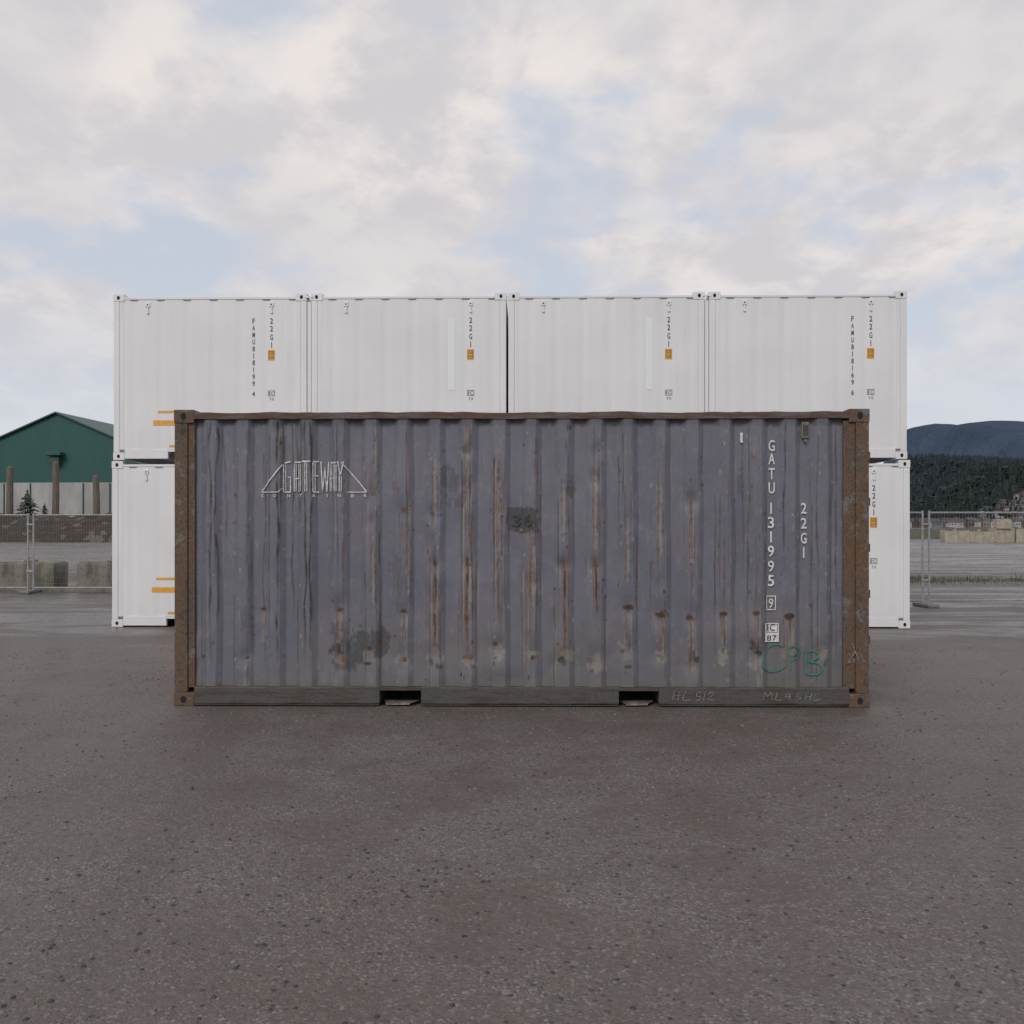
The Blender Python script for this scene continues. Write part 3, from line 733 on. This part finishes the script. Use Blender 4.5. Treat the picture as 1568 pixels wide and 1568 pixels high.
# ================================================================= BERMS
def berm(name,x0,x1,y0,y1,hmax,m,seed,step=.7,rough=1.0):
    X=np.arange(x0,x1,step);Y=np.arange(y0,y1,step*.8)
    gx_,gy_=np.meshgrid(X,Y);pr=np.sin(np.clip((gy_-y0)/(y1-y0),0,1)*np.pi)**.7
    ex_=np.clip((gx_-x0)/4,0,1)*np.clip((x1-step-gx_)/4,0,1)
    Zz=hmax*pr*ex_*(.75+.5*fbm(gx_*.12,gy_*.12,seed,3))+rough*((fbm(gx_*.9,gy_*.9,seed+5,3)-.5)*1.3+(vnoise(gx_*1.9,gy_*1.9,seed+8)-.5)*.5)*pr-.05
    p=PB();n=len(X)
    p.add([tuple(q) for q in np.stack([gx_,gy_,Zz],-1).reshape(-1,3)],[(j*n+i,j*n+i+1,(j+1)*n+i+1,(j+1)*n+i) for j in range(len(Y)-1) for i in range(n-1)])
    return p.done(name,None,[m])
def rub_mat(name,a,b_,c_):
    m,t,b=mat(name);co=geopos(t);n=t.noise(co,.5,5,.7);v,s=t.voro(co,1.6);n2=t.noise(co,5,4,.7)
    c=t.mix(t.ramp(n,.35,.65),(*a,1),(*b_,1));c=t.mix(t.ramp(s.outputs[0],.8,.95,0,.7),c,(*c_,1));c=t.mix(t.ramp(n2,.45,.7,0,.7),c,(.02,.017,.014,1))
    t.c(c,b.inputs['Base Color']);b.inputs['Roughness'].default_value=1;t.c(t.bump(n2,.8,.2),b.inputs['Normal']);return m
berm('rubble_berm',-110,-20,90,104,2.7,rub_mat('dark_rubble',(.060,.044,.035),(.042,.036,.028),(.17,.15,.13)),4)
berm('gravel_mound',20,110,112,124,1.3,rub_mat('dry_grass_bank',(.10,.095,.065),(.075,.08,.05),(.15,.14,.12)),9,rough=.5)

# ================================================================= WAREHOUSE
def ribbed(name,a,b_,per):
    m,t,b=mat(name);co=objco(t);s=t.new('ShaderNodeSeparateXYZ');t.c(co,s.inputs[0])
    w=t.math('SINE',t.math('MULTIPLY',t.math('ADD',s.outputs[0],s.outputs[1]),6.283/per))
    n=t.noise(t.mapv(co,(1,1,.15)),.7,5,.6)
    c=t.mix(t.ramp(n,.3,.7),(*a,1),(*b_,1));c=t.mix(t.ramp(w,.6,1,0,.12),c,tuple(q*.5 for q in a)+(1,))
    t.c(c,b.inputs['Base Color']);b.inputs['Roughness'].default_value=.6;t.c(t.bump(w,.2,.05),b.inputs['Normal']);return m
M_gw=ribbed('green_metal_siding',(.010,.080,.070),(.013,.068,.062),.6)
M_gr=simple('green_roof_sheet',(.018,.075,.066),.2,.5,.5)
M_cw=simple('pale_concrete_wall',(.40,.40,.39),.3,.25,.9,(.27,.27,.26),stretch=(1,1,.3))
dG=120.0;sG=F/dG
wx=(87-784)/sG;RH=CH+(806-633)/sG
wh=empty('green_warehouse',(wx,dG,0),math.radians(-4))
hw=12.5;ev=RH-hw*.42;cb=CH+(806-739)/sG;DP=40
bm=bmesh.new()
def quad(bm,pts,mi=0): f=bm.faces.new([bm.verts.new(p) for p in pts]);f.material_index=mi
for y in (0,DP):
    f=bm.faces.new([bm.verts.new(p) for p in [(-hw,y,cb),(hw,y,cb),(hw,y,ev),(0,y,RH-.1),(-hw,y,ev)]])
for x in (-hw,hw): quad(bm,[(x,0,cb),(x,DP,cb),(x,DP,ev),(x,0,ev)])
bm_to('upper_walls',bm,wh,[M_gw])
bm=bmesh.new()
for a,b2,c,d2 in ((-hw-.1,hw+.1,-.15,.3),(-hw-.1,hw+.1,DP-.3,DP+.15),(-hw-.1,-hw+.3,.31,DP-.31),(hw-.3,hw+.1,.31,DP-.31)): box(bm,a,b2,c,d2,0,cb)
bm_to('concrete_base_wall',bm,wh,[M_cw])
bm=bmesh.new()
for s in (-1,1):
    v=[(0,-.4,RH),(s*(hw+.8),-.4,RH-(hw+.8)*.42),(s*(hw+.8),DP+.4,RH-(hw+.8)*.42),(0,DP+.4,RH)]
    quad(bm,v);quad(bm,[(q[0],q[1],q[2]+.2) for q in v]);
    quad(bm,[v[0],v[1],(v[1][0],v[1][1],v[1][2]+.2),(v[0][0],v[0][1],v[0][2]+.2)]);quad(bm,[v[1],v[2],(v[2][0],v[2][1],v[2][2]+.2),(v[1][0],v[1][1],v[1][2]+.2)])
bm_to('roof',bm,wh,[M_gr])
bm=bmesh.new();box(bm,-1,1.1,-1.2,-.02,CH+(806-697)/sG-.1,CH+(806-697)/sG+.35,0,.05);box(bm,-.6,.7,-.8,-.02,CH+(806-710)/sG,CH+(806-700)/sG,0,.03);cyl(bm,(.1,-.6,CH+(806-710)/sG),(.1,-.6,CH+(806-716)/sG),.12,n=8)
for k in range(7): box(bm,-hw+1.8+k*3.6-.08,-hw+1.8+k*3.6+.08,-.25,-.16,.2,cb-.1)
bm_to('hood_and_wall_seams',bm,wh,[simple('dull_green_hood',(.035,.09,.08),.3,2,.7)])
M_pile=simple('weathered_timber',(.17,.145,.12),.35,2,.95,stretch=(4,4,.5),bump=.5)
dP=106
for pxx,top,w in ((15,716,11),(85,709,11),(148,730,11),(200,722,10)):
    bm=bmesh.new();s=F/dP;zt_=CH+(806-top)/s;r=w/s/2
    rr=r;pts=[(random.uniform(-.1,.1)*q,0,zt_*q) for q in (0,.3,.6,1)]
    for i in range(3): cyl(bm,(pts[i][0],0,pts[i][2]),(pts[i+1][0],0,pts[i+1][2]),rr*(1.05-i*.06),rr*(1.0-i*.06),10)
    cyl(bm,(pts[3][0],0,zt_),(pts[3][0]+.05,0,zt_+.18),rr*.7,rr*.3,8)
    o=bm_to('timber_piling',bm,None,[M_pile]);o.location=((pxx-784)/s,dP,0)

# ================================================================= TREES
M_con=simple('conifer_foliage',(.050,.066,.036),.5,1.5,1,(.028,.040,.024))
M_trk=simple('bark',(.07,.05,.04),.3,3,1)
def conifer(p,h,r,n=9,needles=14):
    for q in range(5):
        a=q*1.2566;b=(q+1)*1.2566
        p.add([(r*.08*math.cos(a),r*.08*math.sin(a),0),(r*.08*math.cos(b),r*.08*math.sin(b),0),(0,0,h)],[(0,1,2)],1)
    for k in range(n):
        f=k/(n-1);zz=h*(.08+.88*f);rr=r*(1-f)**.8*random.uniform(.65,1.25)+r*.06
        a0=random.random()*6
        for j in range(needles):
            if random.random()<.2: continue
            a=a0+j*6.283/needles+random.uniform(-.25,.25);L_=rr*random.uniform(.5,1.25)
            dx,dy_=math.cos(a),math.sin(a)
            for q in range(3):
                u=.35+.3*q;w_=L_*.16;ox,oy=dx*L_*u,dy_*L_*u;z_=zz+h*.03*(1-u)*2+random.uniform(-.03,.03)*h
                p.add([(ox-dy_*w_,oy+dx*w_,z_-.02*h),(ox+dx*w_*1.6,oy+dy_*w_*1.6,z_-.04*h*random.random()),(ox+dy_*w_,oy-dx*w_,z_-.02*h),(ox-dx*w_*1.4,oy-dy_*w_*1.4,z_+.03*h)],[(0,1,2,3)],0)
for pxx,top,dd,zf in ((42,751,104.5,1.0),(68,771,105,1.0)):
    s=F/dd;p=PB();hgt=CH+(806-top)/s-zf
    conifer(p,hgt,hgt*.42,11,15);o=p.done('conifer_tree',None,[M_con,M_trk]);o.location=((pxx-784)/s,dd,zf)

# ================================================================= HILLS + TOWN (right)
def terrain(name,m,ycen,x0,x1,fn,depth,nx=160,ny=14,base=-2):
    p=PB();vs=[];fs=[]
    for j in range(ny):
        f=j/(ny-1)
        X=np.linspace(x0,x1,nx);Z=fn(X,f)
        vs+= [(float(a),ycen-depth*(1-f),base+float(b)) for a,b in zip(X,Z)]
    for j in range(ny-1):
        for i in range(nx-1): fs.append((j*nx+i,j*nx+i+1,(j+1)*nx+i+1,(j+1)*nx+i))
    p.add(vs,fs);o=p.done(name,None,[m])
    o.data.polygons.foreach_set('use_smooth',[True]*len(o.data.polygons));return o
def mount_mat(name,a,b_,sc,bd=60):
    m,t,b=mat(name);co=geopos(t);n=t.noise(co,sc,6,.65);n2=t.noise(co,sc*12,3,.7)
    c=t.mix(t.ramp(n,.35,.65),(*a,1),(*b_,1));c=t.mix(t.ramp(n2,.4,.7,0,.35),c,tuple(q*.6 for q in a)+(1,))
    t.c(c,b.inputs['Base Color']);b.inputs['Roughness'].default_value=1;b.inputs['Specular IOR Level'].default_value=0;t.c(t.bump(n,.8,bd),b.inputs['Normal']);return m
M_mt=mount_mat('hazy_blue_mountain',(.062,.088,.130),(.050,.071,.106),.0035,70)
M_hill=mount_mat('forest_floor',(.040,.052,.052),(.030,.040,.042),.02)
dM=5200.;sM=F/dM
PX=[1290,1388,1400,1425,1455,1480,1510,1535,1568,1640,1750,1900,2400];PY=[800,656,653,655,652,650,654,657,654,650,664,658,700]
def mfn(x,f):
    p=784+x*sM
    top=np.interp(p,PX,PY)
    h=(806-top)/sM+(fbm(x/260.,x*0+.3,101,4)-.5)*16*np.clip((p-1330)/50,0,1)
    rid=(fbm(x/500.,x*0+f*5,131,4)-.5)*500*f*(1-f)
    return np.maximum(h*(math.sin(f*math.pi/2)**.9)+rid,0)
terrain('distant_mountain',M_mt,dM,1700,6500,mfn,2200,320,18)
dH=1900.;sH=F/dH
HX=[1240,1370,1388,1420,1460,1500,1540,1568,1640,1800];HY=[806,697,694,692,695,697,702,704,716,780]
def hfn(x,f):
    x=np.asarray(x,float);p=784+x*sH
    h=(806-8-np.interp(p,HX,HY))/sH+(fbm(x/90.,x*0+.7,111,3)-.5)*10
    return np.maximum(h*(.10+.90*f**.8)+(fbm(x/120.,x*0+f*6,121,3)-.5)*30*f*(1-f)*2,0)
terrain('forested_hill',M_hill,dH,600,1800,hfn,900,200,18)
tb=PB();rr=random.Random(12);U=rr.uniform
PTS=[]
while len(PTS)<4200:
    x=U(640,1500);f=rr.random()**.85;y=dH-900*(1-f);p=784+x*F/y
    if p<1375 or p>1680: continue
    if f<.20 and rr.random()<.80: continue
    PTS.append((x,y,f))
for x,y,f in PTS:
    z=-2+float(hfn(x,f));h=U(8,17)*(1 if f>.22 else .55);r=h*U(.16,.28);a0=U(0,6)
    mi=(rr.choice((0,1,1,2)) if f>.22 else rr.choice((0,2,3,3)))
    if f>.6 and mi<3: mi+=4  # distant trees use bluish copies, aerial haze mixed into their colour
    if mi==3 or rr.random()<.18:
        for q in range(3):
            cx,cy,cz=x+U(-.3,.3)*h,y+U(-.3,.3)*h,z+h*U(.3,.55);R=h*U(.18,.3)
            vs=[(cx+R*math.cos(a0+k*1.26)*U(.7,1.2),cy+R*math.sin(a0+k*1.26)*U(.7,1.2),cz+R*U(-.5,.3)) for k in range(5)]+[(cx,cy,cz+R)]
            tb.add(vs,[(k,(k+1)%5,5) for k in range(5)],mi)
    else:
        for q in range(3):
            zz=z+h*(.05+.28*q);R=r*(1-.27*q)
            vs=[(x+R*math.cos(a0+k*1.047)*U(.5,1.25),y+R*math.sin(a0+k*1.047)*U(.5,1.25),zz+h*.05*U(-1,1)) for k in range(6)]+[(x,y,zz+h*(.5 if q<2 else .42))]
            tb.add(vs,[(k,(k+1)%6,6) for k in range(6)],mi)
def fl(name,c):
    m,t,b=mat(name);n=t.noise(geopos(t),.03,3,.6);t.c(t.mix(t.ramp(n,.35,.65),(*c,1),tuple(q*.7 for q in c)+(1,)),b.inputs['Base Color']);b.inputs['Roughness'].default_value=1;b.inputs['Specular IOR Level'].default_value=0;return m
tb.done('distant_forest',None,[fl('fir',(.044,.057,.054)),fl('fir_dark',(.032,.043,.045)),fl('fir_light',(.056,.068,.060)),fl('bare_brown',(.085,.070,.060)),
   fl('fir_hazed',(.045,.061,.068)),fl('fir_hazed_dark',(.038,.052,.060)),fl('fir_hazed_light',(.053,.068,.072))])
bm=bmesh.new();rr=random.Random(5)
for k in range(210):
    y=rr.uniform(1010,1200) if k<150 else rr.uniform(1200,1320);f=1-(dH-y)/900;p=rr.uniform(1385,1640);x=(p-784)/F*y
    f=max(f,0);y=dH-900*(1-f);z=-2+float(hfn(x,f))+4;w=rr.uniform(6,12);d_=rr.uniform(6,10);h=rr.uniform(3.5,7);mi=rr.choice((0,0,1,2,3))
    box(bm,x-w/2,x+w/2,y-d_/2,y+d_/2,z-6,z+h,mi)
    V=[bm.verts.new(q) for q in [(x-w*.55,y-d_*.55,z+h),(x+w*.55,y-d_*.55,z+h),(x+w*.55,y+d_*.55,z+h),(x-w*.55,y+d_*.55,z+h),(x-w*.55,y,z+h+d_*.35),(x+w*.55,y,z+h+d_*.35)]]
    for fc in ((0,1,5,4),(2,3,4,5),(0,4,3),(1,2,5)): bm.faces.new([V[i] for i in fc]).material_index=4 if rr.random()<.7 else 3
    for q in range(int(w/3)):
        xx=x-w/2+1+q*3;box(bm,xx,xx+1.3,y-d_/2-.15,y-d_/2-.02,z+1.2,z+2.6,5)
bm_to('distant_houses',bm,None,[fl('h_white',(.42,.43,.45)),fl('h_grey',(.24,.25,.27)),fl('h_tan',(.26,.22,.19)),fl('h_red',(.14,.10,.09)),fl('h_roof',(.10,.10,.115)),fl('h_win',(.03,.035,.045))])

# ================================================================= WORLD / SUN / CAMERA
SUN_EL=38;SUN_AZ=-25
w=bpy.data.worlds.new('World');scene.world=w;w.use_nodes=True;nt=w.node_tree;nt.nodes.clear();t=NT(nt)
sky=t.new('ShaderNodeTexSky',sky_type='NISHITA');sky.sun_disc=False;sky.sun_elevation=math.radians(SUN_EL);sky.sun_rotation=math.radians(180+25);sky.air_density=1.0;sky.dust_density=2.0;sky.ozone_density=1.0
co=t.new('ShaderNodeTexCoord').outputs['Generated'];sp_=t.new('ShaderNodeSeparateXYZ');t.c(co,sp_.inputs[0])
zz=t.math('MAXIMUM',sp_.outputs[2],0.0);den=t.math('ADD',zz,.34)
cb_=t.new('ShaderNodeCombineXYZ');t.c(t.math('DIVIDE',sp_.outputs[0],den),cb_.inputs[0]);t.c(t.math('DIVIDE',sp_.outputs[1],den),cb_.inputs[1])
cv=t.mapv(cb_.outputs[0],(1,1,1),(4.2,7.7,0))
n1_=t.noise(cv,2.9,9,.54,.25);n2_=t.noise(cv,1.6,3,.5);n3_=t.noise(cv,6.0,7,.58,.2)
low=t.ramp(zz,.08,.28)
dens=t.ramp(n1_,.36,.52)
cloudcol=t.mix(t.ramp(n3_,.38,.62),(.64,.615,.64),(.83,.775,.75))
cloudcol=t.mix(t.ramp(n2_,.42,.60,0,.55),cloudcol,(.62,.61,.645))
haze=t.mix(t.ramp(zz,.0,.25),(.74,.785,.85),(.63,.675,.765))
col_nodens=t.mix(.83,t.mix(1.0,sky.outputs[0],(.09,.09,.09),'MULTIPLY'),haze)
amount=t.math('MULTIPLY',dens,t.math('ADD',.25,t.math('MULTIPLY',low,.75)))
final=t.mix(amount,col_nodens,cloudcol)
bgA=t.new('ShaderNodeBackground');t.c(final,bgA.inputs[0]);bgA.inputs[1].default_value=1.0
out=t.new('ShaderNodeOutputWorld');t.c(bgA.outputs[0],out.inputs[0])
sl=bpy.data.lights.new('sun','SUN');sl.energy=1.45;sl.angle=math.radians(22);sl.color=(1,.955,.90)
so=link(bpy.data.objects.new('sun',sl));so.rotation_euler=(math.radians(90-SUN_EL),0,math.radians(SUN_AZ));so.location=(-5,-8,12)
cam=bpy.data.cameras.new('camera');cam.sensor_width=36;cam.lens=36*F/1568;cam.clip_end=20000;cam.clip_start=.05;cam.shift_y=22/1568
co_=link(bpy.data.objects.new('camera',cam));co_.location=(0,0,CH);co_.rotation_euler=(math.pi/2,0,0);scene.camera=co_
